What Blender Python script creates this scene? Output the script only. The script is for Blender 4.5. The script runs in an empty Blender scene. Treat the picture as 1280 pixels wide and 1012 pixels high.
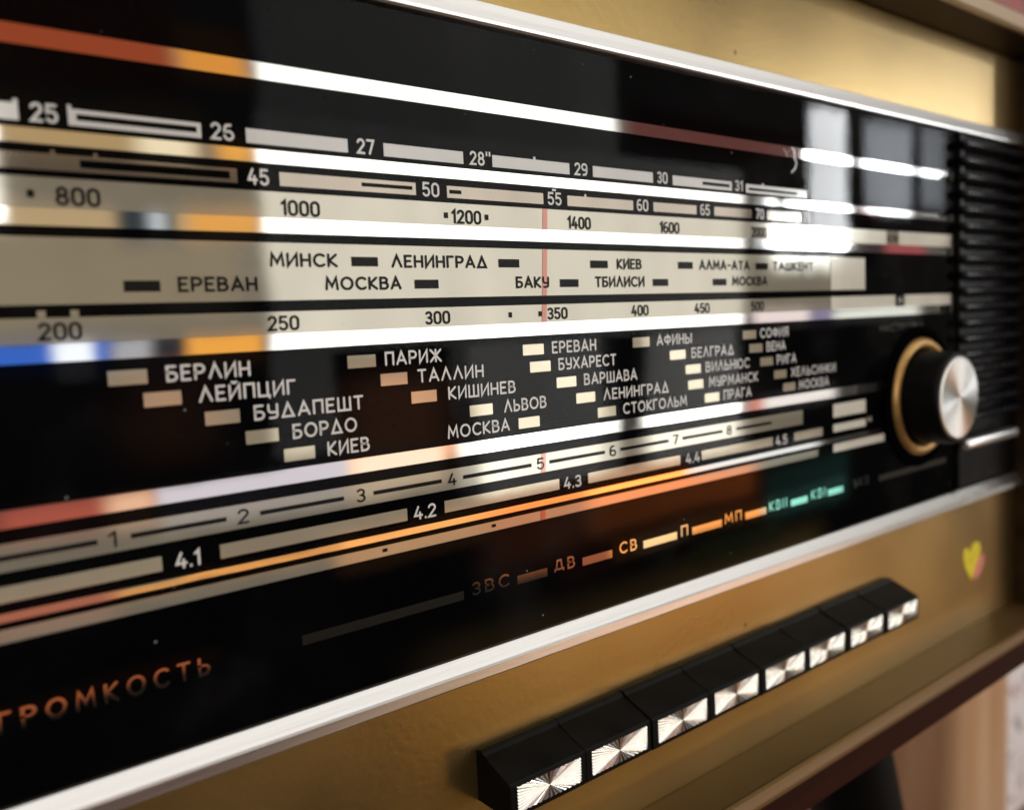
import bpy, bmesh, math, random
from mathutils import Vector, Matrix
random.seed(7)
SC = bpy.context.scene
COL = SC.collection
MM = 0.001
D = 0.18561                       # camera stands this far in front of the dial plane (y = 0)

# ------------------------------------------------------------------ camera
cam_d = bpy.data.cameras.new('camera')
cam = bpy.data.objects.new('camera', cam_d)
COL.objects.link(cam)
rgt = Vector((0.77383517, -0.63193176, -0.04291141))
upv = Vector((0.09172949, 0.04477736, 0.9947767))
fwd = Vector((0.62670953, 0.77372944, -0.09261708))
cam.matrix_world = Matrix(((rgt.x, upv.x, -fwd.x, 0.0), (rgt.y, upv.y, -fwd.y, -D),
                           (rgt.z, upv.z, -fwd.z, 0.0), (0, 0, 0, 1)))
cam_d.sensor_width = 36.0
cam_d.lens = 1100 / 1280 * 36.0
cam_d.clip_start = 0.005
cam_d.clip_end = 60.0
cam_d.dof.use_dof = True
cam_d.dof.focus_distance = 0.234
cam_d.dof.aperture_fstop = 8.8
SC.camera = cam

# ------------------------------------------------------------------ world: the dim room the glossy front mirrors
wd = bpy.data.worlds.new('World')
SC.world = wd
wd.use_nodes = True
wt = wd.node_tree
for n in list(wt.nodes):
    wt.nodes.remove(n)


class NT:
    """tiny helper to write shader node trees"""
    def __init__(s, tree): s.t = tree
    def n(s, kind, **kw):
        x = s.t.nodes.new(kind)
        for k, v in kw.items(): setattr(x, k, v)
        return x
    def l(s, a, b): s.t.links.new(a, b)
    def math(s, op, a, b=None, clamp=False):
        x = s.n('ShaderNodeMath', operation=op, use_clamp=clamp)
        for i, v in enumerate((a, b)):
            if v is None: continue
            if isinstance(v, (int, float)): x.inputs[i].default_value = v
            else: s.l(v, x.inputs[i])
        return x.outputs[0]
    def step(s, v, e0, e1):
        x = s.n('ShaderNodeMapRange', interpolation_type='SMOOTHSTEP')
        s.l(v, x.inputs['Value'])
        x.inputs['From Min'].default_value = e0; x.inputs['From Max'].default_value = e1
        x.inputs['To Min'].default_value = 0; x.inputs['To Max'].default_value = 1
        return x.outputs['Result']
    def mixc(s, f, a, b):
        x = s.n('ShaderNodeMix', data_type='RGBA')
        for sock, v in ((x.inputs['Factor'], f), (x.inputs['A'], a), (x.inputs['B'], b)):
            if isinstance(v, (int, float)): sock.default_value = v
            elif isinstance(v, tuple): sock.default_value = (*v, 1)
            else: s.l(v, sock)
        return x.outputs['Result']


W = NT(wt)
tc = W.n('ShaderNodeTexCoord')
sp = W.n('ShaderNodeSeparateXYZ')
W.l(tc.outputs['Generated'], sp.inputs[0])
ny = W.math('MAXIMUM', W.math('MULTIPLY', sp.outputs['Y'], -1.0), 0.02)
ga = W.math('MULTIPLY', W.math('DIVIDE', sp.outputs['X'], ny), D / MM)       # millimetres on the mirroring dial
gb = W.math('MULTIPLY', W.math('DIVIDE', sp.outputs['Z'], ny), D / MM)
front = W.step(sp.outputs['Y'], 0.05, -0.05)
# ragged edges so that the room does not mirror as ruled rectangles
wn = W.n('ShaderNodeTexNoise'); wn.inputs['Scale'].default_value = 9.0; wn.inputs['Detail'].default_value = 3
W.l(tc.outputs['Generated'], wn.inputs['Vector'])
jit = W.math('MULTIPLY', W.math('SUBTRACT', wn.outputs['Fac'], 0.5), 5.0)
gaj = W.math('ADD', ga, jit); gbj = W.math('ADD', gb, jit)
# ceiling / floor base tone
elev = W.step(sp.outputs['Z'], -0.35, 0.75)
base = W.mixc(elev, (0.008, 0.006, 0.004), (0.30, 0.28, 0.25))
back = W.mixc(elev, (0.10, 0.085, 0.075), (0.34, 0.30, 0.27))
col = W.mixc(front, back, base)
# (x0, x1, z0, z1, soft, colour): colour patches painted into the world light, set where the dial mirrors them
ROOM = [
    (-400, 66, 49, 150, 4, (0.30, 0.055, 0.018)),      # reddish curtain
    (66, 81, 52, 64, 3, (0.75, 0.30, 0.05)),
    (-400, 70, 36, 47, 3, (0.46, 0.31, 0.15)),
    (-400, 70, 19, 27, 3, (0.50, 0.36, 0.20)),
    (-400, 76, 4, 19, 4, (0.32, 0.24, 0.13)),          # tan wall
    (-400, 80, 27, 35.5, 2.5, (0.10, 0.07, 0.045)),    # dark strip added so the bars here mirror dark
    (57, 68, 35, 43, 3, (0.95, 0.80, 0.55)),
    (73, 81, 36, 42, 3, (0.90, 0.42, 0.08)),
    (66, 81, 20, 27, 3, (0.85, 0.40, 0.09)),           # orange patch
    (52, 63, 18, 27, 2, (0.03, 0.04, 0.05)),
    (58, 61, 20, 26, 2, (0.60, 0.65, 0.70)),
    (-60, 49, -6, 1, 2, (0.04, 0.14, 0.62)),           # blue patch
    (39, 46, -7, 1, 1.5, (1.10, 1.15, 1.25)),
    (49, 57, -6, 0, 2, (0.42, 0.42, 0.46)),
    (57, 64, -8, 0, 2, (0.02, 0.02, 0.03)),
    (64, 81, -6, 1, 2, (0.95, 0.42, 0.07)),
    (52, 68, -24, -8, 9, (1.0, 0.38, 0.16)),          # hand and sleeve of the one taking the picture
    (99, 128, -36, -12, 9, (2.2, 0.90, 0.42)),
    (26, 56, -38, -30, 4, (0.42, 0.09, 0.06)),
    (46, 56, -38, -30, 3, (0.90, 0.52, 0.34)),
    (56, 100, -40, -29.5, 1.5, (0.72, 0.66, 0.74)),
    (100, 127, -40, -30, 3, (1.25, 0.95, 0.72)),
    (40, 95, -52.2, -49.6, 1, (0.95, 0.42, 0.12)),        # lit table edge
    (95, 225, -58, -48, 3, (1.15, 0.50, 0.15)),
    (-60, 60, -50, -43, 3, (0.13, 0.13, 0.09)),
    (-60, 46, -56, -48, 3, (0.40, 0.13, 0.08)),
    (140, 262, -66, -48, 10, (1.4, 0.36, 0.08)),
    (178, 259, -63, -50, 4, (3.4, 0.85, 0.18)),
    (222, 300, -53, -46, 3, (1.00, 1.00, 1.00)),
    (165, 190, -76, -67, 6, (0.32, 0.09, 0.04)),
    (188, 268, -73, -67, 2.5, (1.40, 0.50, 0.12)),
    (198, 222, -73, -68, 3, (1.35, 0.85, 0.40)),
    (266, 320, -76, -56, 6, (0.16, 0.42, 0.34)),       # teal glow painted in, tints the band names
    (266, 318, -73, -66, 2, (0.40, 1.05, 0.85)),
    (115, 300, -112, -82, 11, (0.95, 0.60, 0.19)),     # amber glow added for the lower gold panel to mirror
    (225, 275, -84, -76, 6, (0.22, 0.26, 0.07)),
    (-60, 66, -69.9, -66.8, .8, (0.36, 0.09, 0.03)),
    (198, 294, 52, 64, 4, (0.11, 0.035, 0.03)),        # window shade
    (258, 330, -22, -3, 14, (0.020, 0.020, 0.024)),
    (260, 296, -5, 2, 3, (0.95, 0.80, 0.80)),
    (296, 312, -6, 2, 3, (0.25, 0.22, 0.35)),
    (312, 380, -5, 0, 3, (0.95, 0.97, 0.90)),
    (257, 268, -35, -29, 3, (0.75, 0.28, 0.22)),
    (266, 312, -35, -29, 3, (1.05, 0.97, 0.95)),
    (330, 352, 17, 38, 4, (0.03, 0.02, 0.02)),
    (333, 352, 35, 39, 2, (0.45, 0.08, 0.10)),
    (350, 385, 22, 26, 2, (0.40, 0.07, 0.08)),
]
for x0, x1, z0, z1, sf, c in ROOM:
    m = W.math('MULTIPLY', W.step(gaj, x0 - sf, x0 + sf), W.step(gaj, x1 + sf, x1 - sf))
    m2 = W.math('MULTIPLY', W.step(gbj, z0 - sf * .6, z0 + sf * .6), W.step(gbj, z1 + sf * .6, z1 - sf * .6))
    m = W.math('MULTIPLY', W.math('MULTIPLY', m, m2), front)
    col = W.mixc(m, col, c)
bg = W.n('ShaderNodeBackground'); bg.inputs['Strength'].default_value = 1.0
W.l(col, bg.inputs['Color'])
wo = W.n('ShaderNodeOutputWorld')
W.l(bg.outputs[0], wo.inputs[0])


# ------------------------------------------------------------------ daylight through the windows
def window_light(name, x0, x1, z0, z1, R, color=(1, 1, 1), L=1.6, soft=0.04, vary=0.12, sides=True, ends=True):
    """area lamp in the plane y = -L, filling the part of the dial between x0..x1, z0..z1 (mm) when mirrored in it"""
    k = (L + D) / D * MM
    w, h = (x1 - x0) * k, (z1 - z0) * k
    ld = bpy.data.lights.new(name, 'AREA')
    ld.shape = 'RECTANGLE'; ld.size = w; ld.size_y = h
    ld.energy = R * math.pi * w * h
    ld.color = color
    ld.use_nodes = True
    q = NT(ld.node_tree)
    for n in list(ld.node_tree.nodes): ld.node_tree.nodes.remove(n)
    geo = q.n('ShaderNodeNewGeometry'); uv = q.n('ShaderNodeSeparateXYZ')
    q.l(geo.outputs['Parametric'], uv.inputs[0])
    nz = q.n('ShaderNodeTexNoise'); nz.inputs['Scale'].default_value = 2.2; nz.inputs['Detail'].default_value = 4
    mp = q.n('ShaderNodeMapping'); mp.inputs['Scale'].default_value = (w * 5.0, h * 0.9, 1); mp.inputs['Location'].default_value = (x0 * .37, z0 * .21, 0)
    q.l(geo.outputs['Parametric'], mp.inputs[0]); q.l(mp.outputs[0], nz.inputs['Vector'])
    wob = q.math('MULTIPLY', q.math('SUBTRACT', nz.outputs['Fac'], .5), soft * 2.2)
    def edge(c, size):
        e = min(.5, soft / size)
        c = q.math('ADD', c, q.math('DIVIDE', wob, size))
        return q.math('MULTIPLY', q.step(c, -e * .1, e), q.step(c, 1 + e * .1, 1 - e))
    m = q.math('MULTIPLY', edge(uv.outputs['X'], w) if sides else 1.0, edge(uv.outputs['Y'], h) if ends else 1.0)
    sky = q.math('ADD', q.math('MULTIPLY', nz.outputs['Fac'], vary * 2), 1.0 - vary)       # clouds, trees and net curtain outside
    em = q.n('ShaderNodeEmission'); q.l(q.math('MULTIPLY', m, sky), em.inputs['Strength'])
    lo = q.n('ShaderNodeOutputLight'); q.l(em.outputs[0], lo.inputs[0])
    o = bpy.data.objects.new(name, ld)
    COL.objects.link(o)
    o.location = ((x0 + x1) / 2 * k, -L, (z0 + z1) / 2 * k)
    o.rotation_euler = (math.radians(90), 0, 0)            # shines along +Y
    return o


# big window with the photographer standing before its lower left corner
DAY = (1, 0.985, 0.95)
window_light('window_daylight', 81, 196, 48, 84, 1.4, DAY, ends=False, vary=.28)
window_light('window_daylight', 81, 257, -5, 48, 1.9, DAY, ends=False, vary=.28)
window_light('window_daylight', 80, 99, -28, -5, 2.2, DAY, soft=.03, ends=False)
window_light('window_daylight', 130, 192, -46, -5, 4.2, DAY, soft=.10, ends=False, vary=.28)
window_light('window_daylight', 200, 257, -46, -5, 4.2, DAY, soft=.10, ends=False, vary=.28)
# bright sky window further right
window_light('sky_window_daylight', 294, 324, 22, 78, 28.0, (0.96, 0.98, 1.0), soft=.06, vary=.25)
window_light('sky_window_daylight', 262, 322, 13, 42, 18.0, (0.93, 0.97, 1.0), soft=.16, vary=.8)
window_light('sky_window_daylight', 331, 375, 36, 77, 7.0, (0.88, 0.93, 1.0), soft=.07, vary=.5)
window_light('sky_window_daylight', 378, 405, 40, 80, 3.2, (0.88, 0.93, 1.0), soft=.07, vary=.7)
window_light('sky_window_daylight', 425, 520, 15, 80, 5.0, (1.0, 0.98, 0.95))
# window at the left, the main light on the lettering
window_light('side_window_daylight', -85, 34, 20, 46, 15.0, (0.97, 0.98, 1.0), L=.7, vary=.3)
# added fill lamp high up, so the trims and the lid edge mirror bright
window_light('trim_fill_light', -120, 520, 165, 420, 1.2, (1, 0.98, 0.95))

SC.view_settings.view_transform = 'Standard'
SC.view_settings.look = 'None'
SC.view_settings.exposure = 0.0
SC.view_settings.gamma = 1.0
SC.view_settings.use_curve_mapping = False
SC.render.engine = 'CYCLES'
SC.cycles.use_denoising = True
SC.cycles.max_bounces = 8
SC.cycles.transparent_max_bounces = 12
SC.cycles.sample_clamp_indirect = 0.0


# ------------------------------------------------------------------ materials
def material(name):
    m = bpy.data.materials.new(name)
    m.use_nodes = True
    t = NT(m.node_tree)
    for n in list(m.node_tree.nodes): m.node_tree.nodes.remove(n)
    out = t.n('ShaderNodeOutputMaterial')
    return m, t, out


def noise_ramp(t, scale, c0, c1, p0=0.35, p1=0.65, detail=4, stretch=None):
    co = t.n('ShaderNodeTexCoord')
    v = co.outputs['Object']
    if stretch:
        mp = t.n('ShaderNodeMapping'); mp.inputs['Scale'].default_value = stretch
        t.l(v, mp.inputs[0]); v = mp.outputs[0]
    n = t.n('ShaderNodeTexNoise'); n.inputs['Scale'].default_value = scale; n.inputs['Detail'].default_value = detail
    t.l(v, n.inputs['Vector'])
    r = t.n('ShaderNodeValToRGB')
    r.color_ramp.elements[0].position = p0; r.color_ramp.elements[0].color = (*c0, 1)
    r.color_ramp.elements[1].position = p1; r.color_ramp.elements[1].color = (*c1, 1)
    t.l(n.outputs['Fac'], r.inputs[0])
    return r.outputs[0], n.outputs['Fac'], v


def principled(name, c0, c1, rough, metal=0.0, scale=40, stretch=None, bump=0.0, bump_scale=900, spec=0.5, rvar=0.06, coat=0.0, specks=False):
    m, t, out = material(name)
    b = t.n('ShaderNodeBsdfPrincipled')
    c, f, v = noise_ramp(t, scale, c0, c1, stretch=stretch)
    if specks:                                  # age spots and flakes in the lacquer
        vs_ = t.n('ShaderNodeTexVoronoi'); vs_.inputs['Scale'].default_value = 75
        t.l(v, vs_.inputs['Vector'])
        sc_ = t.n('ShaderNodeSeparateColor'); t.l(vs_.outputs['Color'], sc_.inputs[0])
        fl = t.math('MULTIPLY', t.step(vs_.outputs['Distance'], 0.085, 0.04), t.step(sc_.outputs[0], 0.75, 0.95))
        c = t.mixc(t.math('MULTIPLY', fl, 0.7), c, (0.05, 0.035, 0.02))
    t.l(c, b.inputs['Base Color'])
    rr = t.math('ADD', t.math('MULTIPLY', t.math('SUBTRACT', f, 0.5), rvar * 2), rough)
    t.l(rr, b.inputs['Roughness'])
    b.inputs['Metallic'].default_value = metal
    b.inputs['Specular IOR Level'].default_value = spec
    b.inputs['Coat Weight'].default_value = coat
    if bump:
        n2 = t.n('ShaderNodeTexNoise'); n2.inputs['Scale'].default_value = bump_scale; n2.inputs['Detail'].default_value = 3
        t.l(v, n2.inputs['Vector'])
        bp = t.n('ShaderNodeBump'); bp.inputs['Strength'].default_value = bump; bp.inputs['Distance'].default_value = 0.0004
        t.l(n2.outputs['Fac'], bp.inputs['Height']); t.l(bp.outputs[0], b.inputs['Normal'])
    b.inputs['Coat Roughness'].default_value = 0.36
    t.l(b.outputs[0], out.inputs[0])
    return m


def satin_mirror(name, diff, refl, mix, rough, wob=0.0):
    """printed metallic paint: diffuse pigment with a mirror share"""
    m, t, out = material(name)
    c, f, v = noise_ramp(t, 60, tuple(x * .9 for x in diff), diff)
    d = t.n('ShaderNodeBsdfDiffuse'); t.l(c, d.inputs['Color'])
    g = t.n('ShaderNodeBsdfGlossy'); g.inputs['Color'].default_value = (*refl, 1)
    n2 = t.n('ShaderNodeTexNoise'); n2.inputs['Scale'].default_value = 350; n2.inputs['Detail'].default_value = 4
    t.l(v, n2.inputs['Vector'])
    t.l(t.math('ADD', t.math('MULTIPLY', n2.outputs['Fac'], rough), rough * .5), g.inputs['Roughness'])
    if wob:
        n3 = t.n('ShaderNodeTexNoise'); n3.inputs['Scale'].default_value = 160; n3.inputs['Detail'].default_value = 2
        t.l(v, n3.inputs['Vector'])
        bp = t.n('ShaderNodeBump'); bp.inputs['Strength'].default_value = wob; bp.inputs['Distance'].default_value = 0.0001
        t.l(n3.outputs['Fac'], bp.inputs['Height']); t.l(bp.outputs[0], g.inputs['Normal'])
    mx = t.n('ShaderNodeMixShader'); mx.inputs[0].default_value = mix
    t.l(d.outputs[0], mx.inputs[1]); t.l(g.outputs[0], mx.inputs[2])
    t.l(mx.outputs[0], out.inputs[0])
    return m


M_BLACK = principled('black_print', (0.0015, 0.0015, 0.0017), (0.0022, 0.0022, 0.0025), 0.9, spec=0.0)
M_BEIGE = satin_mirror('beige_dial_paint', (0.31, 0.285, 0.22), (0.95, 0.90, 0.76), 0.28, 0.05, 0.02)
M_BROWN = satin_mirror('dim_beige_paint', (0.15, 0.125, 0.09), (0.72, 0.62, 0.52), 0.36, 0.05, 0.02)
M_PATCH = satin_mirror('pale_beige_paint', (0.80, 0.77, 0.66), (0.8, 0.8, 0.7), 0.1, 0.10)
M_MARK = satin_mirror('beige_mark_paint', (0.42, 0.365, 0.265), (0.94, 0.85, 0.66), 0.22, 0.06, 0.02)
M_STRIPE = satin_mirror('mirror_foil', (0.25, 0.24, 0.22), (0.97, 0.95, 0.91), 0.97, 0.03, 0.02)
M_WHITE = satin_mirror('white_lettering', (0.74, 0.72, 0.68), (0.7, 0.7, 0.7), 0.08, 0.3)
M_GREYW = satin_mirror('grey_white_scale_paint', (0.64, 0.63, 0.60), (0.75, 0.75, 0.72), 0.12, 0.15)
M_INK = principled('black_lettering', (0.006, 0.006, 0.006), (0.010, 0.009, 0.008), 0.8, spec=0.05)
M_GOLD = principled('gold_lacquer', (0.47, 0.305, 0.082), (0.55, 0.365, 0.108), 0.31, metal=0.95, scale=11, coat=0.85,
                    bump=0.12, bump_scale=420, rvar=0.13, specks=True)
M_TRIM = principled('brushed_aluminium', (0.72, 0.71, 0.69), (0.84, 0.83, 0.81), 0.30, metal=1.0, scale=220,
                    stretch=(0.04, 1, 1), bump=0.05, bump_scale=1500, rvar=0.08)
M_KEY = principled('black_plastic', (0.003, 0.003, 0.003), (0.006, 0.006, 0.0055), 0.42, scale=90, bump=0.15, bump_scale=1200, spec=0.10, rvar=0.10)
M_GLOSSBLACK = principled('glossy_black_plastic', (0.005, 0.005, 0.006), (0.007, 0.007, 0.008), 0.28, scale=60, spec=0.22, rvar=0.05)
M_FACET = principled('polished_metal', (0.76, 0.735, 0.67), (0.90, 0.875, 0.81), 0.24, metal=1.0, scale=300)
M_BRASS = principled('brass', (0.44, 0.26, 0.085), (0.52, 0.32, 0.11), 0.45, metal=0.8, scale=160)
M_POINTER = satin_mirror('red_pointer', (0.46, 0.13, 0.09), (0.80, 0.45, 0.38), 0.25, 0.05)
M_STICKER = principled('sticker_yellow', (0.80, 0.66, 0.03), (0.88, 0.74, 0.05), 0.35, scale=200)
M_STICKER2 = principled('sticker_pink', (0.72, 0.22, 0.16), (0.80, 0.30, 0.24), 0.35, scale=200)
M_WOOD = principled('dark_veneer', (0.020, 0.011, 0.004), (0.042, 0.024, 0.009), 0.45, scale=14, stretch=(0.15, 3, 5), spec=0.2)
M_EDGE = principled('pale_edge_veneer', (0.42, 0.30, 0.17), (0.52, 0.38, 0.22), 0.30, scale=16, stretch=(0.15, 3, 5), coat=0.4)
M_EDGE2 = principled('golden_edge_veneer', (0.17, 0.095, 0.032), (0.23, 0.13, 0.045), 0.42, scale=16, stretch=(0.15, 3, 5), coat=0.05, spec=0.3)
M_LEDGE = principled('dull_gold_lacquer', (0.11, 0.066, 0.022), (0.16, 0.10, 0.036), 0.45, metal=0.55, scale=11, rvar=0.1, bump=0.1, bump_scale=420)
M_MAHOG = principled('mahogany', (0.022, 0.005, 0.0025), (0.042, 0.010, 0.004), 0.5, scale=14, stretch=(0.15, 3, 5), spec=0.08)
M_LEG = principled('black_lacquered_leg', (0.002, 0.002, 0.002), (0.004, 0.004, 0.004), 0.55, scale=20, spec=0.15)
M_POST = principled('honey_pine', (0.52, 0.30, 0.15), (0.74, 0.52, 0.31), 0.45, scale=5, stretch=(4, 4, 0.35))
M_FLOOR = principled('floor_boards', (0.10, 0.055, 0.03), (0.16, 0.09, 0.05), 0.5, scale=6, stretch=(0.3, 4, 1))

# flowered wallpaper
M_PAPER, t, out = material('flowered_wallpaper')
c, f, v = noise_ramp(t, 2.2, (0.34, 0.13, 0.12), (0.84, 0.80, 0.78), 0.40, 0.56, 3)
se = t.n('ShaderNodeSeparateXYZ'); t.l(v, se.inputs[0])
c = t.mixc(t.step(se.outputs['Z'], -0.05, 0.15), c, (0.32, 0.14, 0.12))
vo = t.n('ShaderNodeTexVoronoi'); vo.inputs['Scale'].default_value = 34
wv = t.n('ShaderNodeVectorMath', operation='ADD'); wn2 = t.n('ShaderNodeTexNoise'); wn2.inputs['Scale'].default_value = 30; wn2.inputs['Detail'].default_value = 4
t.l(v, wn2.inputs['Vector']); ws = t.n('ShaderNodeVectorMath', operation='SCALE'); ws.inputs['Scale'].default_value = 0.07
t.l(wn2.outputs['Color'], ws.inputs[0]); t.l(v, wv.inputs[0]); t.l(ws.outputs[0], wv.inputs[1])
t.l(wv.outputs[0], vo.inputs['Vector'])
spot = t.step(vo.outputs['Distance'], 0.42, 0.25)
hue = t.mixc(t.step(vo.outputs['Color'], 0.35, 0.55), (0.05, 0.03, 0.035), (0.42, 0.08, 0.07))
c2 = t.mixc(t.math('MULTIPLY', spot, 0.6), c, hue)
b = t.n('ShaderNodeBsdfPrincipled'); b.inputs['Roughness'].default_value = 0.8
t.l(c2, b.inputs['Base Color']); t.l(b.outputs[0], out.inputs[0])

# dial glass: thin clear pane, mirrors by its angle only
M_GLASS, t, out = material('dial_glass')
fr = t.n('ShaderNodeFresnel'); 
ge = t.n('ShaderNodeNewGeometry')          # same reflectance seen from behind (a pane has two sides)
IOR = 1.205
t.l(t.math('ADD', t.math('MULTIPLY', ge.outputs['Backfacing'], 1 / IOR - IOR), IOR), fr.inputs['IOR'])
tr = t.n('ShaderNodeBsdfTransparent'); tr.inputs['Color'].default_value = (0.97, 0.975, 0.97, 1)
gl = t.n('ShaderNodeBsdfGlossy'); gl.inputs['Roughness'].default_value = 0.012
co = t.n('ShaderNodeTexCoord')
sm = t.n('ShaderNodeTexNoise'); sm.inputs['Scale'].default_value = 24; sm.inputs['Detail'].default_value = 6
t.l(co.outputs['Object'], sm.inputs['Vector'])
t.l(t.math('ADD', t.math('MULTIPLY', t.step(sm.outputs['Fac'], 0.5, 0.75), 0.05), 0.008), gl.inputs['Roughness'])
mx = t.n('ShaderNodeMixShader')
t.l(fr.outputs[0], mx.inputs[0]); t.l(tr.outputs[0], mx.inputs[1]); t.l(gl.outputs[0], mx.inputs[2])
# dust: sparse specks and a faint film of wiped smears
vd = t.n('ShaderNodeTexVoronoi'); vd.inputs['Scale'].default_value = 210
t.l(co.outputs['Object'], vd.inputs['Vector'])
sx = t.n('ShaderNodeSeparateColor'); t.l(vd.outputs['Color'], sx.inputs[0])
speck = t.math('MULTIPLY', t.step(vd.outputs['Distance'], 0.075, 0.03), t.step(sx.outputs[0], 0.72, 0.90))
film = t.math('MULTIPLY', t.step(sm.outputs['Fac'], 0.50, 0.80), 0.010)
df = t.n('ShaderNodeBsdfDiffuse'); df.inputs['Color'].default_value = (0.75, 0.73, 0.70, 1)
m2 = t.n('ShaderNodeMixShader')
t.l(t.math('ADD', t.math('MULTIPLY', speck, 0.30), film), m2.inputs[0])
t.l(mx.outputs[0], m2.inputs[1]); t.l(df.outputs[0], m2.inputs[2])
t.l(m2.outputs[0], out.inputs[0])

# spun knob cap: radial anisotropy
M_SPUN, t, out = material('spun_aluminium')
tg = t.n('ShaderNodeTangent', direction_type='RADIAL', axis='Y')
b = t.n('ShaderNodeBsdfPrincipled')
c, f, v = noise_ramp(t, 120, (0.80, 0.78, 0.73), (0.92, 0.90, 0.86))
t.l(c, b.inputs['Base Color'])
b.inputs['Metallic'].default_value = 1; b.inputs['Roughness'].default_value = 0.30
b.inputs['Anisotropic'].default_value = 0.85
t.l(tg.outputs[0], b.inputs['Tangent']); t.l(b.outputs[0], out.inputs[0])


# ------------------------------------------------------------------ object helpers
def link(name, me, mat, parent=None):
    o = bpy.data.objects.new(name, me)
    COL.objects.link(o)
    if mat: me.materials.append(mat)
    if parent: o.parent = parent
    return o


def from_bm(name, bm, mat, parent=None, smooth=False, origin=None):
    me = bpy.data.meshes.new(name)
    bmesh.ops.recalc_face_normals(bm, faces=bm.faces)
    if origin is not None:
        bmesh.ops.translate(bm, verts=bm.verts, vec=-Vector(origin))
    bm.to_mesh(me); bm.free()
    if smooth:
        for p in me.polygons: p.use_smooth = True
    o = link(name, me, mat, parent)
    if origin is not None: o.location = origin
    return o


def add_box(bm, x0, x1, y0, y1, z0, z1):
    """millimetres"""
    v = [bm.verts.new((x * MM, y * MM, z * MM)) for x in (x0, x1) for y in (y0, y1) for z in (z0, z1)]
    for f in ((0, 1, 3, 2), (4, 6, 7, 5), (0, 4, 5, 1), (2, 3, 7, 6), (0, 2, 6, 4), (1, 5, 7, 3)):
        bm.faces.new([v[i] for i in f])
    return v


def box(name, x0, x1, y0, y1, z0, z1, mat, parent=None, bevel=0.0, seg=3, origin=None):
    bm = bmesh.new()
    add_box(bm, x0, x1, y0, y1, z0, z1)
    if bevel:
        bmesh.ops.bevel(bm, geom=list(bm.edges), offset=bevel * MM, segments=seg, profile=0.5, affect='EDGES')
    return from_bm(name, bm, mat, parent, smooth=False, origin=origin)


def prism(name, prof, x0, x1, mat, parent=None, smooth=False):
    """profile of (y, z) millimetres swept along x"""
    bm = bmesh.new()
    a = [bm.verts.new((x0 * MM, y * MM, z * MM)) for y, z in prof]
    b = [bm.verts.new((x1 * MM, y * MM, z * MM)) for y, z in prof]
    n = len(prof)
    for i in range(n):
        bm.faces.new((a[i], a[(i + 1) % n], b[(i + 1) % n], b[i]))
    bm.faces.new(a); bm.faces.new(list(reversed(b)))
    o = from_bm(name, bm, mat, parent)
    if smooth:
        for p in o.data.polygons: p.use_smooth = len(p.vertices) == 4
    return o


def lathe_y(name, prof, cx, cz, mat, parent=None, seg=96, smooth=True, closed=False):
    """profile of (radius, y) millimetres turned about the y axis through (cx, cz)"""
    bm = bmesh.new()
    rings = []
    for r, y in prof:
        if r < 1e-6:
            rings.append([bm.verts.new((0, y * MM, 0))])
        else:
            rings.append([bm.verts.new((r * MM * math.cos(2 * math.pi * k / seg), y * MM, r * MM * math.sin(2 * math.pi * k / seg))) for k in range(seg)])
    pairs = list(zip(rings, rings[1:])) + ([(rings[-1], rings[0])] if closed else [])
    for A, B in pairs:
        for k in range(seg):
            k2 = (k + 1) % seg
            if len(A) == 1: bm.faces.new((A[0], B[k], B[k2]))
            elif len(B) == 1: bm.faces.new((A[k], A[k2], B[0]))
            else: bm.faces.new((A[k], A[k2], B[k2], B[k]))
    o = from_bm(name, bm, mat, parent, smooth=smooth)
    o.location = (cx * MM, 0, cz * MM)
    return o


# ------------------------------------------------------------------ the stroke lettering of the dial
def arc(cx, cy, rx, ry, a0, a1, n=10):
    return [(cx + rx * math.cos(math.radians(a0 + (a1 - a0) * i / n)), cy + ry * math.sin(math.radians(a0 + (a1 - a0) * i / n))) for i in range(n + 1)]


G = {}                      # glyph: (width, [polylines]); height 1
def g(ch, w, *pl): G[ch] = (w, [list(p) for p in pl])
bowl = lambda w, y0, y1: [(0, y0), (w - (y1 - y0) / 2, y0)] + arc(w - (y1 - y0) / 2, (y0 + y1) / 2, (y1 - y0) / 2, (y1 - y0) / 2, -90, 90) + [(0, y1)]
g('А', .68, [(0, 0), (.34, 1), (.68, 0)], [(.11, .3), (.57, .3)])
g('Б', .52, [(.46, 1), (0, 1), (0, 0), (.26, 0)] + arc(.26, .28, .26, .28, -90, 90) + [(0, .56)])
g('В', .54, [(0, .54), (.25, .54)] + arc(.25, .77, .23, .23, -90, 90) + [(0, 1), (0, 0), (.27, 0)] + arc(.27, .27, .27, .27, -90, 90))
g('Г', .44, [(0, 0), (0, 1), (.44, 1)])
g('Д', .74, [(.03, 0), (.37, 1), (.71, 0), (.03, 0)])
g('д', .74, [(.0, 0), (.0, .16), (.74, .16), (.74, 0)], [(.12, .16), (.22, 1), (.54, 1), (.62, .16)])
g('Е', .46, [(.46, 1), (0, 1), (0, 0), (.46, 0)], [(0, .52), (.38, .52)])
g('Ж', .84, [(.42, 0), (.42, 1)], [(0, 1), (.42, .5), (.84, 1)], [(0, 0), (.36, .46)], [(.84, 0), (.48, .46)])
g('З', .48, arc(.23, .76, .23, .24, 150, -90) + arc(.23, .26, .25, .26, 90, -150), )
g('И', .58, [(0, 1), (0, 0), (.58, 1), (.58, 0)])
g('Й', .58, [(0, 1), (0, 0), (.58, 1), (.58, 0)], [(.16, 1.22), (.29, 1.16), (.42, 1.22)])
g('К', .54, [(0, 0), (0, 1)], [(.52, 1), (.05, .47), (.54, 0)])
g('Л', .66, [(0, 0), (.33, 1), (.66, 0)])
g('М', .78, [(0, 0), (.08, 1), (.39, .25), (.70, 1), (.78, 0)])
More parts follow.
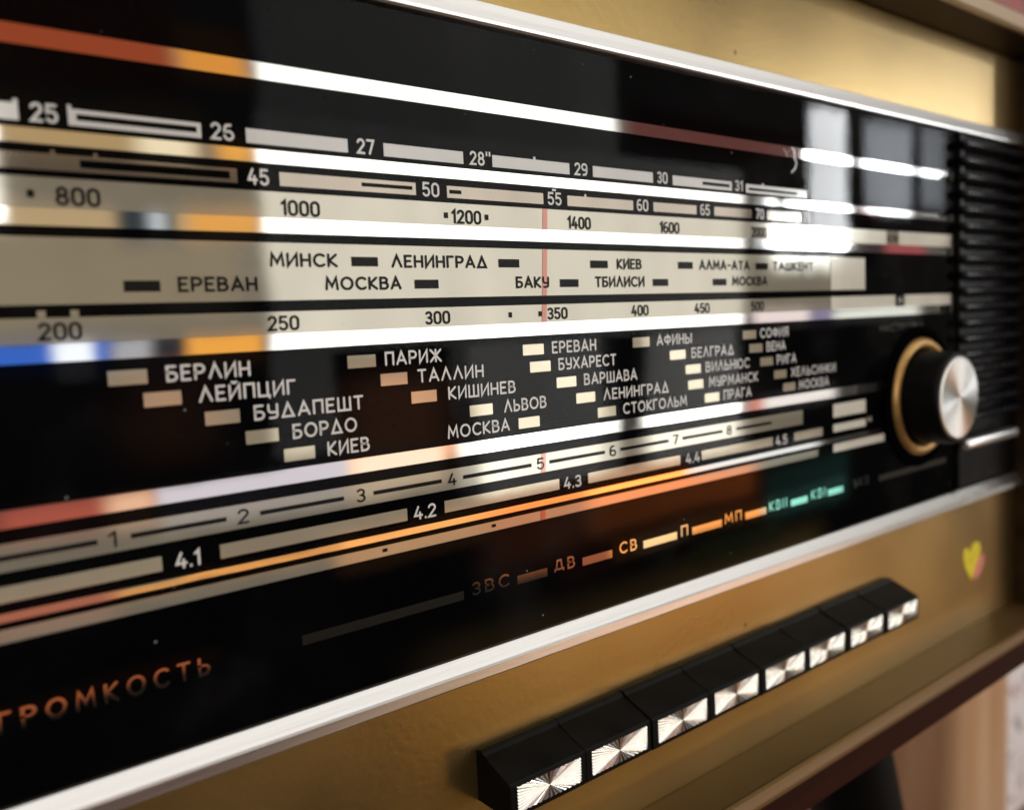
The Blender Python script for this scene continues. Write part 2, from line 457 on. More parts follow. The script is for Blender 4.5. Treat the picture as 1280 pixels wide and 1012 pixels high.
g('Н', .56, [(0, 0), (0, 1)], [(.56, 0), (.56, 1)], [(0, .5), (.56, .5)])
g('О', .78, arc(.39, .5, .39, .5, 90, 450, 28))
g('П', .56, [(0, 0), (0, 1), (.56, 1), (.56, 0)])
g('Р', .52, [(0, 0), (0, 1), (.26, 1)] + arc(.26, .72, .26, .28, 90, -90) + [(0, .44)])
g('С', .66, arc(.39, .5, .39, .5, 48, 312, 22))
g('Т', .56, [(0, 1), (.56, 1)], [(.28, 0), (.28, 1)])
g('У', .52, [(0, 1), (0, .62)] + arc(.2, .62, .2, .2, 180, 270, 5) + [(.52, .42)], [(.52, 1), (.52, .2)] + arc(.32, .2, .2, .2, 0, -90, 5) + [(.06, 0)])
g('Ф', .76, [(.38, 0), (.38, 1)], [(.38, .82), (.25, .82)] + arc(.25, .54, .25, .28, 90, 270) + [(.51, .26)] + arc(.51, .54, .25, .28, -90, 90) + [(.38, .82)])
g('Х', .60, [(0, 0), (.60, 1)], [(0, 1), (.60, 0)])
g('Ц', .64, [(0, 1), (0, 0), (.64, 0), (.64, -.16)], [(.54, 1), (.54, 0)])
g('Ш', .80, [(0, 1), (0, 0), (.80, 0), (.80, 1)], [(.40, 1), (.40, 0)])
g('Ы', .78, [(0, 1), (0, 0), (.24, 0)] + arc(.24, .27, .26, .27, -90, 90) + [(0, .54)], [(.78, 0), (.78, 1)])
g('Ь', .50, [(0, 1), (0, 0), (.24, 0)] + arc(.24, .27, .26, .27, -90, 90) + [(0, .54)])
g('Ю', .92, [(0, 0), (0, 1)], [(0, .5), (.22, .5)], arc(.57, .5, .35, .5, 90, 450, 24))
g('Я', .54, [(.54, 0), (.54, 1), (.28, 1)] + arc(.28, .74, .26, .26, 90, 270) + [(.54, .48)], [(.30, .46), (0, 0)])
g('І', .06, [(.03, 0), (.03, 1)])
g('-', .36, [(0, .48), (.36, .48)])
g('.', .10, [(.05, 0), (.05, .05)])
g('0', .56, arc(.28, .72, .28, .28, 0, 180, 10) + arc(.28, .28, .28, .28, 180, 360, 10) + [(.56, .72)])
g('1', .24, [(0, .80), (.22, 1), (.22, 0)])
g('2', .54, arc(.27, .73, .26, .27, 165, -25, 12) + [(0, 0), (.54, 0)])
g('3', .52, arc(.25, .755, .24, .245, 150, -85, 11) + arc(.25, .255, .27, .255, 85, -150, 12))
g('4', .58, [(.30, 1), (0, .28), (.58, .28)], [(.42, .52), (.42, 0)])
g('5', .54, [(.50, 1), (.06, 1), (.03, .56)] + arc(.26, .31, .28, .31, 120, -150, 14))
g('6', .54, [(.42, 1)] + arc(.30, .52, .30, .50, 120, 180, 5) + arc(.28, .28, .28, .28, 180, 520, 18))
g('7', .54, [(0, 1), (.54, 1), (.18, 0)])
g('8', .54, arc(.27, .76, .23, .24, 270, 630, 18), arc(.27, .26, .27, .26, 90, 450, 20))
g('9', .54, [(.12, 0)] + arc(.24, .48, .30, .50, -60, 0, 5) + arc(.26, .72, .28, .28, 0, 340, 18))
g('ʺ', .22, [(0, 1), (.04, .80)], [(.18, 1), (.22, .80)])


def stroke(bm, pts, hw, y, depth):
    """one constant width ribbon along pts (x, z in metres), mitred, round ended, with its own thickness"""
    P = [Vector((p[0], p[1])) for p in pts]
    Q = [P[0]]
    for p in P[1:]:
        if (p - Q[-1]).length > 1e-7: Q.append(p)
    closed = (Q[0] - Q[-1]).length < hw * .2 and len(Q) > 3
    if closed: Q.pop()
    n = len(Q)
    Ls, Rs = [], []
    for i in range(n):
        a = Q[i - 1] if (i > 0 or closed) else None
        b = Q[(i + 1) % n] if (i < n - 1 or closed) else None
        d1 = (Q[i] - a).normalized() if a is not None else None
        d2 = (b - Q[i]).normalized() if b is not None else None
        if d1 is None: d1 = d2
        if d2 is None: d2 = d1
        n1 = Vector((-d1.y, d1.x)); n2 = Vector((-d2.y, d2.x))
        m = n1 + n2
        if m.length < 1e-6: m = n1
        m.normalize()
        k = hw / max(m.dot(n1), 0.42)
        Ls.append(Q[i] + m * k); Rs.append(Q[i] - m * k)
    mk = lambda p, yy: bm.verts.new((p.x, yy, p.y))
    f0 = [(mk(l, y), mk(r, y)) for l, r in zip(Ls, Rs)]
    b0 = [(mk(l, y + depth), mk(r, y + depth)) for l, r in zip(Ls, Rs)]
    rng = range(n) if closed else range(n - 1)
    for i in rng:
        j = (i + 1) % n
        bm.faces.new((f0[i][0], f0[j][0], f0[j][1], f0[i][1]))
        bm.faces.new((f0[i][0], b0[i][0], b0[j][0], f0[j][0]))
        bm.faces.new((f0[i][1], f0[j][1], b0[j][1], b0[i][1]))
    if not closed:
        for i, dirn in ((0, (Q[0] - Q[1]).normalized()), (n - 1, (Q[-1] - Q[-2]).normalized())):
            l, r = f0[i]
            c = Q[i]
            st = Ls[i] - c
            cap = []
            for k in range(1, 4):
                an = math.pi * k / 4
                p = c + st * math.cos(an) + dirn * hw * math.sin(an)
                cap.append(mk(p, y))
            try: bm.faces.new([l] + cap + [r])
            except ValueError: pass


def word(name, text, x0, x1, zb, zt, mat, parent, y, weight=0.155, gap=0.30, label=None):
    """a word of the dial print fitted between x0..x1 and baseline zb..cap line zt (mm)"""
    h = (zt - zb)
    cur, items = 0.0, []
    for ch in text:
        if ch == ' ':
            cur += .45; continue
        w, pls = G[ch]
        items.append((cur, pls)); cur += w + gap
    total = cur - gap
    pen = weight * h
    sx = (x1 - x0 - pen) / total if total > 0 else h
    bm = bmesh.new()
    k = 0
    for cx, pls in items:
        for pl in pls:
            pts = [((x0 + pen / 2 + (cx + px) * sx) * MM, (zb + pen / 2 + pz * (h - pen)) * MM) for px, pz in pl]
            stroke(bm, pts, pen / 2 * MM, (y - 0.012 * (k % 3)) * MM, 0.02 * MM)
            k += 1
    o = from_bm(name, bm, mat, parent)
    if label: o['label'] = label
    return o


def flat(name, x0, x1, z0, z1, y, mat, parent, th=0.03):
    """a printed bar of the dial: thin but real"""
    return box(name, x0, x1, y, y + th, z0, z1, mat, parent)


def slotted(name, x0, x1, z0, z1, s0, s1, y, mat, parent, sz=(0.36, 0.64), ticks=()):
    """bar with a black slot printed in it and small ticks standing on it, one mesh"""
    bm = bmesh.new()
    h = z1 - z0
    a, b = z0 + h * sz[0], z0 + h * sz[1]
    xs = sorted(set([x0, x1, max(x0, s0), min(x1, s1)] + [q for t_ in ticks for q in t_]))
    zs = [z0, a, b, z1]
    vid = {}
    def V(x, z):
        if (x, z) not in vid: vid[(x, z)] = bm.verts.new((x * MM, y * MM, z * MM))
        return vid[(x, z)]
    for i in range(len(xs) - 1):
        for j in range(3):
            if j == 1 and s0 <= xs[i] and xs[i + 1] <= s1: continue
            bm.faces.new((V(xs[i], zs[j]), V(xs[i + 1], zs[j]), V(xs[i + 1], zs[j + 1]), V(xs[i], zs[j + 1])))
        for t0, t1 in ticks:
            if t0 <= xs[i] and xs[i + 1] <= t1:
                bm.faces.new((V(xs[i], z1), V(xs[i + 1], z1), V(xs[i + 1], z1 + 0.75), V(xs[i], z1 + 0.75)))
    r = bmesh.ops.extrude_face_region(bm, geom=list(bm.faces))
    bmesh.ops.translate(bm, verts=[e for e in r['geom'] if isinstance(e, bmesh.types.BMVert)], vec=(0, 0.03 * MM, 0))
    return from_bm(name, bm, mat, parent)


# ------------------------------------------------------------------ the room behind
floor = box('floor', -1500, 3500, -700, 900, -800, -760, M_FLOOR)
floor['kind'] = 'structure'
wall = box('wall', -1500, 3500, 330, 400, -760, 1200, M_PAPER)
wall['kind'] = 'structure'
wall['label'] = 'flowered wallpaper wall behind the radio, pinkish and white, out of focus'
wall['category'] = 'wall'
POST = box('wooden_post', 848, 980, 190, 320, -760, -225, M_POST, None, bevel=22, seg=5)
POST['label'] = 'honey coloured wooden post below the right end of the radio'
POST['category'] = 'post'

# ------------------------------------------------------------------ the radio
radio = bpy.data.objects.new('table_radio', None)
COL.objects.link(radio)
radio.location = (0, 0, 0)
radio['label'] = 'vintage radio with black glass dial, gold front and a row of black keys'
radio['category'] = 'radio'

CX0, CX1 = -110.0, 483.0            # inside of the cabinet frame
ZL, ZT = -157.0, 118.3              # ledge and lid underside
# cabinet: back board, side boards, lid and bottom board (one wooden case) with pale front edges as parts of their own
bm = bmesh.new()
add_box(bm, CX0 - 10, CX1 + 10, 200, 212, ZL - 17.5, ZT + 8)
add_box(bm, CX0 - 10, CX0, -18, 199.9, ZL + .1, ZT - .1)
add_box(bm, CX1, CX1 + 10, -18, 199.9, ZL + .1, ZT - .1)
add_box(bm, CX0 - 10, CX1 + 10, -17.5, 199.8, ZT, ZT + 7.6)
add_box(bm, CX0 - 10, CX1 + 10, -17.5, 199.8, ZL - 17.5, ZL)
cab = from_bm('cabinet', bm, M_WOOD, radio)
prism('lid_edge', [(-17.4, ZT + .2), (-19.6, ZT), (-20.8, ZT + 1.0), (-19.9, ZT + 6.6), (-18.9, ZT + 7.9), (-17.4, ZT + 8.1)],
      CX0 - 10.2, CX1 + 10.2, M_EDGE, radio)
prism('bottom_edge', [(-17.4, ZL + .15), (-19.4, ZL + .3), (-20.6, ZL - .6), (-21.0, ZL - 2.2), (-20.6, ZL - 4.0), (-19.4, ZL - 4.8), (-17.4, ZL - 5.0)],
      CX0 - 10.2, CX1 + 10.2, M_EDGE2, radio)
prism('bottom_board_front', [(-17.6, ZL - 5.05), (-18.6, ZL - 5.1), (-18.8, ZL - 16.9), (-17.6, ZL - 17.4)], CX0 - 10.1, CX1 + 10.1, M_MAHOG, radio)
box('ledge', CX0 + .3, CX1 - .3, -17.0, 0.3, ZL + .05, ZL + .4, M_LEDGE, radio)
# gold front panels, above and below the dial
box('upper_front_panel', CX0 + .2, CX1 - .2, 0.4, 6, 77.6, ZT - .2, M_GOLD, radio, bevel=.3, seg=1)
box('lower_front_panel', CX0 + .2, CX1 - .2, 0.4, 6, ZL + .2, -87.6, M_GOLD, radio, bevel=.3, seg=1)
box('chassis', CX0 + .3, CX1 - .3, 7, 60, -150, 110, M_GLOSSBLACK, radio)


def trim_profile(z0, z1, top):
    h = z1 - z0
    if top:
        return [(0.3, z1), (-2.2, z1), (-2.65, z1 - .05 * h), (-3.2, z1 - .42 * h), (-3.7, z1 - .80 * h), (-3.6, z0 + .08 * h), (-3.0, z0), (0.3, z0)]
    return [(0.3, z1), (-.9, z1 - .02 * h), (-2.9, z1 - .40 * h), (-3.4, z1 - .49 * h), (-3.75, z1 - .57 * h), (-3.85, z1 - .93 * h), (-3.4, z0), (0.3, z0)]


prism('chrome_trim', trim_profile(75.9, 82.0, True), CX0 + .4, CX1 - .6, M_TRIM, radio)
prism('chrome_trim', trim_profile(-93.6, -86.9, False), CX0 + .4, CX1 - .6, M_TRIM, radio)

# --- the dial plate: beige backing, black print, mirror stripes, lettering
DX0, DX1 = -95.0, 411.0
dial = box('dial_plate', DX0, DX1, 0.10, 3.0, -86.5, 76.5, M_BEIGE, radio)
# pointer needle between backing and black print
bm = bmesh.new()
add_box(bm, -.85, .85, 0.0, 0.07, -58.0, 32.0)
for v_ in bm.verts:
    v_.co.x += (163.3 + (v_.co.z / MM) * 0.061) * MM
from_bm('pointer', bm, M_POINTER, radio)

YB, YT = 0.0, -0.06                 # black print layer, lettering layer
for z0, z1 in ((58.6, 76.5), (40.0, 54.9), (31.1, 37.1), (20.0, 22.0), (4.75, 7.2), (-30.65, -3.75), (-36.9, -34.2), (-50.0, -42.25), (-53.0, -51.7), (-86.5, -55.7)):
    flat('black_band', DX0, DX1, z0, z1, YB - .03, M_BLACK, dial)
for z0, z1 in ((54.9, 58.6), (37.1, 40.0), (22.0, 25.4), (-3.75, -0.15), (-34.2, -30.65), (-51.7, -50.0)):
    flat('mirror_stripe', DX0, DX1 - 2, z0 + .02, z1 - .02, YB - .03, M_STRIPE, dial)
# right end of the tracks
flat('black_band', 335.0, DX1, 7.2, 20.0, YB - .05, M_BLACK, dial)
flat('black_band', 290.0, DX1, -42.25, -36.9, YB - .05, M_BLACK, dial)
flat('black_band', 300.0, DX1, -55.7, -53.0, YB - .05, M_BLACK, dial)
for x0, x1, z0, z1 in ((309.8, 334.8, 7.25, 19.6), (309.8, 358.9, -.1, 4.7), (366.8, 409, -.1, 4.7), (309.8, 352, 25.5, 31.0), (362, 409, 25.5, 31.0),
                       (310.6, 334.7, -42.0, -36.8), (310.6, 334.6, -47.7, -44.7), (310.5, 349.6, -55.6, -52.4)):
    flat('pale_patch', x0, x1, z0, z1, YT - .02, M_PATCH, dial)
flat('black_band', 359.0, 366.6, -.1, 4.74, YT - .02, M_BLACK, dial)
word('frequency_number', 'М', 361.2, 364.6, .9, 3.9, M_PATCH, dial, YT - .08)
word('frequency_number', 'КМ', 353.0, 361.0, 26.3, 29.6, M_INK, dial, YT)
word('scale_word', 'Н', 336.5, 339.0, -46.6, -44.0, M_PATCH, dial, YT)

# row of the 25 to 31 metre band
for tx, x0, x1 in (('25', 38.1, 42.9), ('26', 72.1, 77.1), ('27', 106.8, 111.6), ('28', 139.8, 144.6), ('29', 176.9, 182.0), ('30', 212.0, 216.8), ('31', 251.2, 255.4)):
    word('frequency_number', tx, x0, x1, 41.1, 44.7, M_GREYW, dial, YT)
for x in (145.1, 146.1):
    flat('tick_mark', x, x + .5, 43.7, 44.9, YT, M_GREYW, dial)
slotted('scale_bar', 22.0, 36.2, 41.1, 44.2, 22.0, 22.0, YT, M_GREYW, dial, ticks=((35.4, 36.2),))
slotted('scale_bar', 45.3, 70.1, 41.1, 44.2, 46.1, 69.2, YT, M_GREYW, dial, sz=(.34, .72), ticks=((44.6, 45.3),))
for x0, x1, tk in ((79.8, 104.4, ()), (114.1, 137.7, ()), (147.2, 174.9, ((161.5, 162.3),)), (184.2, 210.0, ())):
    slotted('scale_bar', x0, x1, 41.1, 44.2, x0, x0, YT, M_GREYW, dial, ticks=tk)
slotted('scale_bar', 219.3, 249.4, 41.0, 44.0, 234.0, 248.2, YT, M_GREYW, dial, sz=(.33, .70))
slotted('scale_bar', 257.3, 294.0, 40.9, 43.8, 258.6, 288.0, YT, M_GREYW, dial, sz=(.30, .62), ticks=((266.6, 267.4),))
# row of the 45 to 75 band
for tx, x0, x1 in (('45', 79.5, 84.4), ('50', 124.6, 129.7), ('55', 166.2, 171.4), ('60', 202.4, 207.5), ('65', 232.5, 237.4), ('70', 262.6, 267.3), ('75', 291.5, 296.5)):
    word('frequency_number', tx, x0, x1, 32.2, 35.8, M_WHITE, dial, YT - .02)
slotted('scale_bar', 22, 77.2, 32.4, 35.4, 46.0, 75.6, YT, M_BROWN, dial, sz=(.25, .78), ticks=((41.0, 41.7), (48.6, 49.3)))
slotted('scale_bar', 86.9, 122.7, 32.4, 35.4, 107.5, 121.7, YT, M_BROWN, dial, sz=(.40, .70))
slotted('scale_bar', 132.1, 164.6, 32.3, 35.3, 132.8, 136.6, YT, M_BROWN, dial, sz=(.36, .68))
slotted('scale_bar', 173.7, 200.8, 32.3, 35.2, 173.7, 173.7, YT, M_BROWN, dial, ticks=((180.4, 181.2),))
slotted('scale_bar', 209.9, 230.6, 32.4, 35.2, 209.9, 209.9, YT, M_BROWN, dial)
slotted('scale_bar', 239.8, 260.1, 32.4, 35.3, 239.8, 239.8, YT, M_BROWN, dial)
slotted('scale_bar', 269.5, 290.0, 32.2, 35.4, 269.5, 269.5, YT, M_BROWN, dial)
flat('tick_mark', 168.0, 169.4, 36.1, 36.7, YT - .02, M_WHITE, dial)
# 800 to 1600
for tx, x0, x1 in (('800', 41.2, 49.2), ('1000', 86.8, 96.3), ('1200', 133.2, 142.7), ('1400', 173.5, 182.7), ('1600', 212.7, 222.0), ('2000', 260.0, 269.0)):
    word('frequency_number', tx, x0, x1, 25.9, 29.5, M_INK, dial, YT, weight=.17)
for x in (36.4, 130.9, 143.9):
    flat('dot_mark', x, x + 1.2, 27.2, 28.6, YT, M_INK, dial)
# stations of the long and medium wave
for tx, x0, x1, r in (('МИНСК', 83.3, 100.0, 0), ('ЛЕНИНГРАД', 114.6, 144.0, 0), ('КИЕВ', 193.0, 203.8, 0), ('АЛМА-АТА', 231.5, 258.5, 0), ('ТАШКЕНТ', 272.5, 298.0, 0),
                      ('ЕРЕВАН', 62.9, 80.1, 1), ('МОСКВА', 96.5, 117.1, 1), ('БАКУ', 153.6, 165.6, 1), ('ТБИЛИСИ', 183.7, 204.9, 1), ('МОСКВА', 248.8, 268.8, 1)):
    zb = (14.6, 9.3)[r]
    word('station_name', tx, x0, x1, zb, zb + 3.2, M_INK, dial, YT, weight=.185)
for x0, r in ((103.7, 0), (147.9, 0), (182.0, 0), (221.0, 0), (262.2, 0), (52.2, 1), (121.0, 1), (169.8, 1), (208.8, 1), (238.4, 1)):
    zb = (14.9, 9.5)[r]
    flat('station_mark', x0, x0 + 7.1, zb, zb + 2.2, YT, M_INK, dial)
# 200 to 500
for tx, x0, x1 in (('200', 36.1, 43.8), ('250', 81.8, 89.4), ('300', 123.6, 131.2), ('350', 164.6, 172.2), ('400', 198.8, 206.4), ('450', 228.7, 236.3), ('500', 259.0, 266.5)):
    word('frequency_number', tx, x0, x1, .45, 3.85, M_INK, dial, YT, weight=.17)
for x in (150.6, 161.3):
    flat('dot_mark', x, x + 1.1, 1.5, 2.9, YT, M_INK, dial)
for x in (36.2, 42.0):
    flat('tick_mark', x, x + 1.5, 4.7, 6.1, YT, M_BEIGE, dial)
# the station field
ROWS = (-9.1, -13.95, -19.0, -24.1, -29.1)
for tx, x0, x1, r in (('БЕРЛИН', 59.0, 77.1, 0), ('ЛЕЙПЦИГ', 65.4, 87.5, 1), ('БУДАПЕШТ', 77.2, 104.6, 2), ('БОРДО', 86.0, 102.5, 3), ('КИЕВ', 94.4, 105.6, 4),
                      ('ПАРИЖ', 111.2, 127.9, 0), ('ТАЛЛИН', 120.3, 141.1, 1), ('КИШИНЕВ', 129.4, 151.8, 2), ('ЛЬВОВ', 147.5, 162.8, 3), ('МОСКВА', 128.6, 149.2, 4),
                      ('ЕРЕВАН', 165.7, 183.1, 0), ('БУХАРЕСТ', 167.9, 191.3, 1), ('ВАРШАВА', 177.7, 200.3, 2), ('ЛЕНИНГРАД', 185.5, 214.8, 3), ('СТОКГОЛЬМ', 193.7, 223.5, 4),
                      ('АФИНЫ', 209.7, 226.7, 0), ('БЕЛГРАД', 226.4, 248.8, 1), ('ВИЛЬНЮС', 233.5, 257.5, 2), ('МУРМАНСК', 235.0, 262.3, 3), ('ПРАГА', 242.7, 258.3, 4),
                      ('СОФИЯ', 264.0, 281.1, 0), ('ВЕНА', 267.7, 279.3, 1), ('РИГА', 273.8, 286.0, 2), ('ХЕЛЬСИНКИ', 282.6, 312.5, 3), ('МОСКВА', 287.5, 307.7, 4)):
    word('station_name', tx, x0, x1, ROWS[r], ROWS[r] + 3.45, M_WHITE, dial, YT)
for x0, r in ((47.7, 0), (54.2, 1), (66.4, 2), (75.0, 3), (83.6, 4), (101.0, 0), (109.7, 1), (118.2, 2), (136.0, 3), (152.4, 4), (155.0, 0), (157.3, 1), (167.0, 2), (174.4, 3), (182.9, 4),
              (198.8, 0), (215.8, 1), (223.3, 2), (224.4, 3), (232.7, 4), (254.0, 0), (257.6, 1), (263.8, 2), (272.0, 3), (277.5, 4)):
    flat('station_mark', x0, x0 + 7.6, ROWS[r] + .05, ROWS[r] + 3.0, YT, M_MARK, dial)
# 1 to 8
for tx, x0, x1 in (('1', 45.2, 46.9), ('2', 71.9, 74.5), ('3', 101.3, 103.7), ('4', 128.1, 130.7), ('5', 158.5, 161.1), ('6', 187.4, 190.0), ('7', 216.3, 218.9), ('8', 244.2, 246.8)):
    word('frequency_number', tx, x0, x1, -41.3, -38.0, M_INK, dial, YT, weight=.14)
for x0, x1 in ((18, 43.2), (49.6, 69.4), (77.1, 97.9), (106.0, 126.0), (132.9, 156.4), (163.2, 185.3), (192.0, 214.1), (221.1, 241.7), (249.5, 270.0)):
    flat('scale_line', x0, x1, -40.1, -39.15, YT, M_INK, dial)
# 4.1 to 4.5
for tx, x0, x1 in (('4.1', 57.9, 63.2), ('4.2', 117.1, 123.8), ('4.3', 168.3, 175.2), ('4.4', 222.3, 229.4), ('4.5', 272.4, 279.5)):
    word('frequency_number', tx, x0, x1, -48.4, -44.8, M_WHITE, dial, YT, gap=.24)
for x0, x1 in ((10, 55.2), (67.5, 115.1), (126.5, 166.5), (178.0, 219.5), (230.4, 270.5), (284.0, 303.0)):
    flat('scale_bar', x0, x1, -48.0, -44.9, YT, M_MARK, dial)
for x in (107.6, 141.6):
    flat('dot_mark', x, x + 1.3, -54.6, -53.8, YT, M_INK, dial)
# wave band row in mirror foil
for tx, x0, x1 in (('ЗВС', 133.9, 146.7), ('дВ', 163.3, 171.4), ('СВ', 190.2, 197.9), ('П', 219.0, 222.4), ('МП', 241.9, 251.3), ('КВІІ', 267.8, 278.8), ('КВІ', 294.8, 304.6), ('УКВ', 325.0, 337.0)):
    word('band_name', tx, x0, x1, -71.8, -68.2, M_STRIPE, dial, YT, gap=.42)
for x0, x1 in ((85.0, 131.2), (149.6, 160.6), (174.5, 187.0), (200.9, 216.9), (224.6, 240.2), (253.5, 265.9), (281.3, 292.2), (306.4, 317.2), (345, 405)):
    flat('band_bar', x0, x1, -72.1, -69.7, YT, M_STRIPE, dial)
word('control_word', 'ГРОМКОСТЬ', 23.2, 63.5, -72.6, -68.4, M_STRIPE, dial, YT, gap=.55)
word('control_word', 'НАСТРОЙКА', 346.5, 383.5, -10.2, -7.0, M_STRIPE, dial, YT)

# --- glass in front of the print, open at the back
bm = bmesh.new()
vs = add_box(bm, DX0, DX1, -1.6, -0.25, -86.6, 76.6)
bm.faces.ensure_lookup_table()
bmesh.ops.delete(bm, geom=[f for f in bm.faces if f.calc_center_median().y > -0.0004], context='FACES_ONLY')
pane = from_bm('glass_pane', bm, M_GLASS, radio)
bm = bmesh.new()
stroke(bm, [(x * MM, z * MM) for x, z in ((282.5, 58), (284.3, 56.4), (284.0, 54.5), (285.4, 52.6), (284.2, 50.6), (282.2, 49.2))], .22 * MM, -1.68 * MM, .06 * MM)
from_bm('scratch', bm, M_GREYW, pane)

# --- tuning knob
KX, KZ = 377.0, -39.3
knob = lathe_y('tuning_knob', [(0, -.4), (20.0, -1.7), (20.0, -4.0), (19.6, -15.5), (19.0, -17.6), (18.2, -18.2), (17.6, -18.0), (0, -17.6)], KX, KZ, M_KEY, radio)
kc = lathe_y('knob_cap', [(17.55, -17.7), (17.3, -18.5), (16.6, -18.75), (10, -18.80), (0.6, -18.84), (0, -18.84)], 0, 0, M_SPUN, knob, smooth=False)
lathe_y('knob_ring', [(20.8, -1.65), (25.6, -1.65), (25.4, -2.8), (24.4, -4.2), (23.0, -4.6), (21.6, -4.0), (20.8, -2.8)], 0, 0, M_BRASS, knob, closed=True)
lathe_y('knob_base', [(25.7, -1.62), (30.5, -1.62), (30.2, -2.3), (25.7, -2.5)], 0, 0, M_BLACK, knob, closed=True)

# --- speaker grille at the right
grille = box('speaker_grille', 411.3, CX1 - .5, 0.2, 5, -86.2, 76.3, M_KEY, radio)
box('grille_rail', 411.4, 415.5, -3.2, 0.1, -86.0, 76.0, M_KEY, grille, bevel=.8, seg=2)


def slat(z, r=2.6):
    bm = bmesh.new()
    prof, n = [], 12
    x0, x1 = 409.5, CX1 - 1.0
    xs = [(x0 + r * (1 - math.cos(a)), r * math.sin(a)) for a in [math.pi / 2 * i / 6 for i in range(1, 7)]] + [(x1, r)]
    rings = []
    tip = bm.verts.new((x0 * MM, -4.5 * MM, 0))
    for x, rr in xs:
        rings.append([bm.verts.new((x * MM, (-4.5 - rr * math.cos(2 * math.pi * k / n) * .95) * MM, rr * math.sin(2 * math.pi * k / n) * .78 * MM)) for k in range(n)])
    for k in range(n):
        bm.faces.new((tip, rings[0][k], rings[0][(k + 1) % n]))
    for A, B in zip(rings, rings[1:]):
        for k in range(n): bm.faces.new((A[k], A[(k + 1) % n], B[(k + 1) % n], B[k]))
    bm.faces.new(rings[-1])
    o = from_bm('slat', bm, M_GLOSSBLACK, grille, smooth=True)
    o.location = (0, 0, z * MM)
    return o


first = slat(70.5)
for k in range(1, 18):
    c_ = first.copy()
    COL.objects.link(c_)
    c_.parent = grille
    c_.location = (0, 0, (70.5 - 7.22 * k) * MM)
# metal rod closing the grille below
bm = bmesh.new()
add_box(bm, 406.5, 462, -9.5, -4.5, -66.0, -61.2)
bmesh.ops.bevel(bm, geom=list(bm.edges), offset=1.6 * MM, segments=3, profile=.5, affect='EDGES')
from_bm('grille_bar', bm, M_TRIM, grille, smooth=True)

# --- the eight piano keys
KEYP, KW = 27.2, 26.95
def make_key(x):
    bm = bmesh.new()
    prof = [(0.5, -114.2), (-1.2, -113.6), (-2.6, -114.0), (-3.2, -114.9), (-13.4, -118.7), (-13.95, -119.2), (-14.0, -128.0), (-13.4, -128.6), (0.5, -128.6)]
    a = [bm.verts.new((0, p * MM, z * MM)) for p, z in prof]
    b = [bm.verts.new((KW * MM, p * MM, z * MM)) for p, z in prof]
    n = len(prof)
    for i in range(n): bm.faces.new((a[i], a[(i + 1) % n], b[(i + 1) % n], b[i]))
    bm.faces.new(a); bm.faces.new(list(reversed(b)))
    bmesh.ops.bevel(bm, geom=[e for e in bm.edges if abs(e.verts[0].co.x - e.verts[1].co.x) < 1e-6], offset=.35 * MM, segments=2, profile=.5, affect='EDGES')
    key = from_bm('piano_key', bm, M_KEY, radio)
    key.location = (x * MM, 0, 0)
    # sunburst plate: ridges fanning out from its centre
    bm = bmesh.new()
    w, h = 22.6, 7.0
    cx, cz = 2.1 + w / 2, -119.75 - h / 2
    N = 26
    per = []
    for side in range(4):
        for i in range(N if side % 2 == 0 else int(N * .62)):
            m = N if side % 2 == 0 else int(N * .62)
            t_ = i / m
            p = [(cx - w / 2 + w * t_, cz + h / 2), (cx + w / 2, cz + h / 2 - h * t_), (cx + w / 2 - w * t_, cz - h / 2), (cx - w / 2, cz - h / 2 + h * t_)][side]
            per.append(p)
    c = bm.verts.new((cx * MM, -14.25 * MM, cz * MM))
    ring = [bm.verts.new((p[0] * MM, (-14.15 - (0.0 if i % 2 == 0 else (.50 if abs(abs(p[0] - cx) - w / 2) < .01 else .28))) * MM, p[1] * MM)) for i, p in enumerate(per)]
    skirt = [bm.verts.new((p[0] * MM, -13.7 * MM, p[1] * MM)) for p in per]
    for i in range(len(per)):
        j = (i + 1) % len(per)
        bm.faces.new((c, ring[i], ring[j])); bm.faces.new((ring[i], skirt[i], skirt[j], ring[j]))
    from_bm('key_plate', bm, M_FACET, key)
    return key


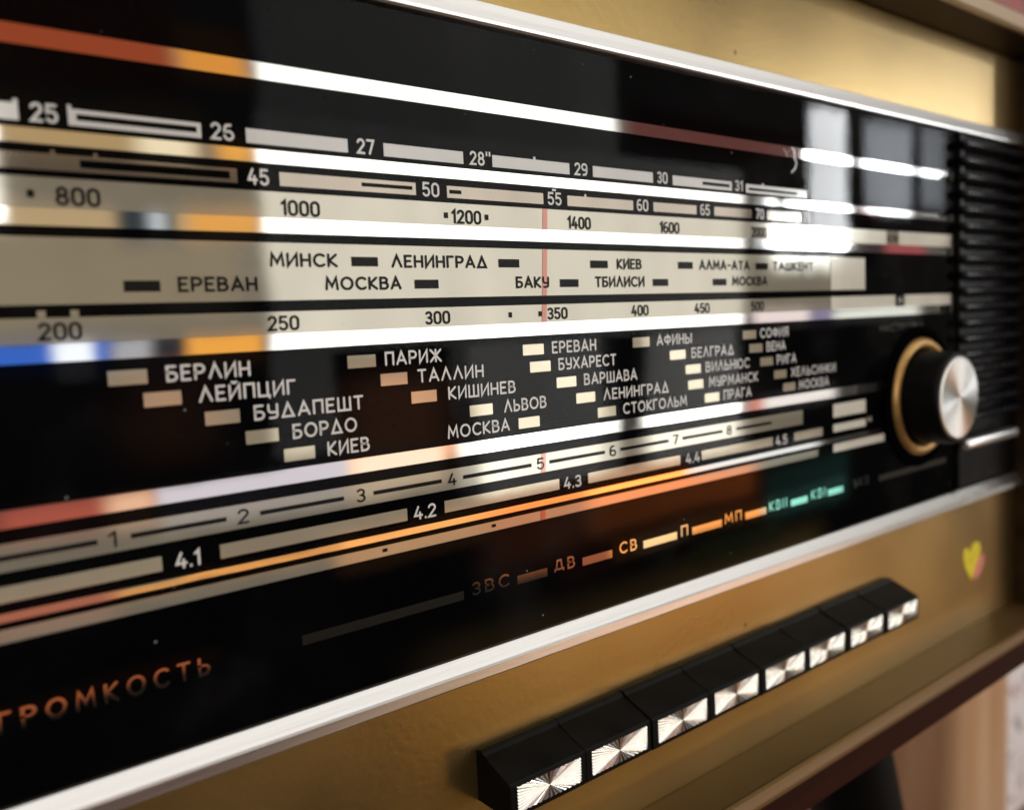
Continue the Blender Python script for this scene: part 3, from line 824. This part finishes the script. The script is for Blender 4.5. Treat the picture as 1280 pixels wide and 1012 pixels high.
key0 = make_key(132.9)
for k in range(1, 8):
    c_ = key0.copy(); COL.objects.link(c_); c_.parent = radio
    c_.location = ((132.9 + KEYP * k) * MM, (0, .25, -.15, .1, 0, .45, .2, -.1)[k] * MM, (0, -.12, .05, 0, .06, -.18, -.05, -.16)[k] * MM)
    for ch in key0.children:
        d_ = ch.copy(); COL.objects.link(d_); d_.parent = c_

# --- little tulip sticker on the gold front
def blob(name, pts, y, mat, parent):
    bm = bmesh.new()
    f = bm.faces.new([bm.verts.new((x * MM, y * MM, z * MM)) for x, z in pts])
    r = bmesh.ops.extrude_face_region(bm, geom=[f])
    bmesh.ops.translate(bm, verts=[e for e in r['geom'] if isinstance(e, bmesh.types.BMVert)], vec=(0, .25 * MM, 0))
    return from_bm(name, bm, mat, parent)


st = blob('sticker', [(423.8, -119), (425.5, -117), (428, -116.8), (430, -119.2), (431.2, -119.4), (434, -116.2), (438, -115.4), (441.5, -117), (442.6, -120), (441, -123.5), (437.5, -127), (434.5, -131.8), (432.5, -133.6), (429.5, -130.5), (426, -126.5), (424, -122.5)], .1, M_STICKER, radio)
st['label'] = 'small yellow and pink heart shaped sticker'
blob('sticker_petal', [(444, -122.2), (446.2, -124.2), (445.4, -128), (442, -131.5), (438, -133.6), (434.6, -134.2), (434.5, -131.8), (437.5, -127), (441, -123.5)], -.1, M_STICKER2, st)

# --- splayed black legs
def leg(x, y, dx, dy):
    bm = bmesh.new()
    seg = 24
    rings = []
    for t_ in (0, .04, .5, 1):
        z = ZL - 17.5 + (-760 - ZL + 17.5) * t_
        r = 27 - 11 * t_
        rings.append([bm.verts.new(((x + dx * t_ + r * math.cos(2 * math.pi * k / seg)) * MM, (y + dy * t_ + r * math.sin(2 * math.pi * k / seg)) * MM, z * MM)) for k in range(seg)])
    for A, B in zip(rings, rings[1:]):
        for k in range(seg): bm.faces.new((A[k], A[(k + 1) % seg], B[(k + 1) % seg], B[k]))
    bm.faces.new(rings[0]); bm.faces.new(rings[-1])
    return from_bm('leg', bm, M_LEG, radio, smooth=True)


leg(398, 62, 190, -10); leg(398, 165, 190, 20)
leg(-20, 62, -190, -10); leg(-20, 165, -190, 20)
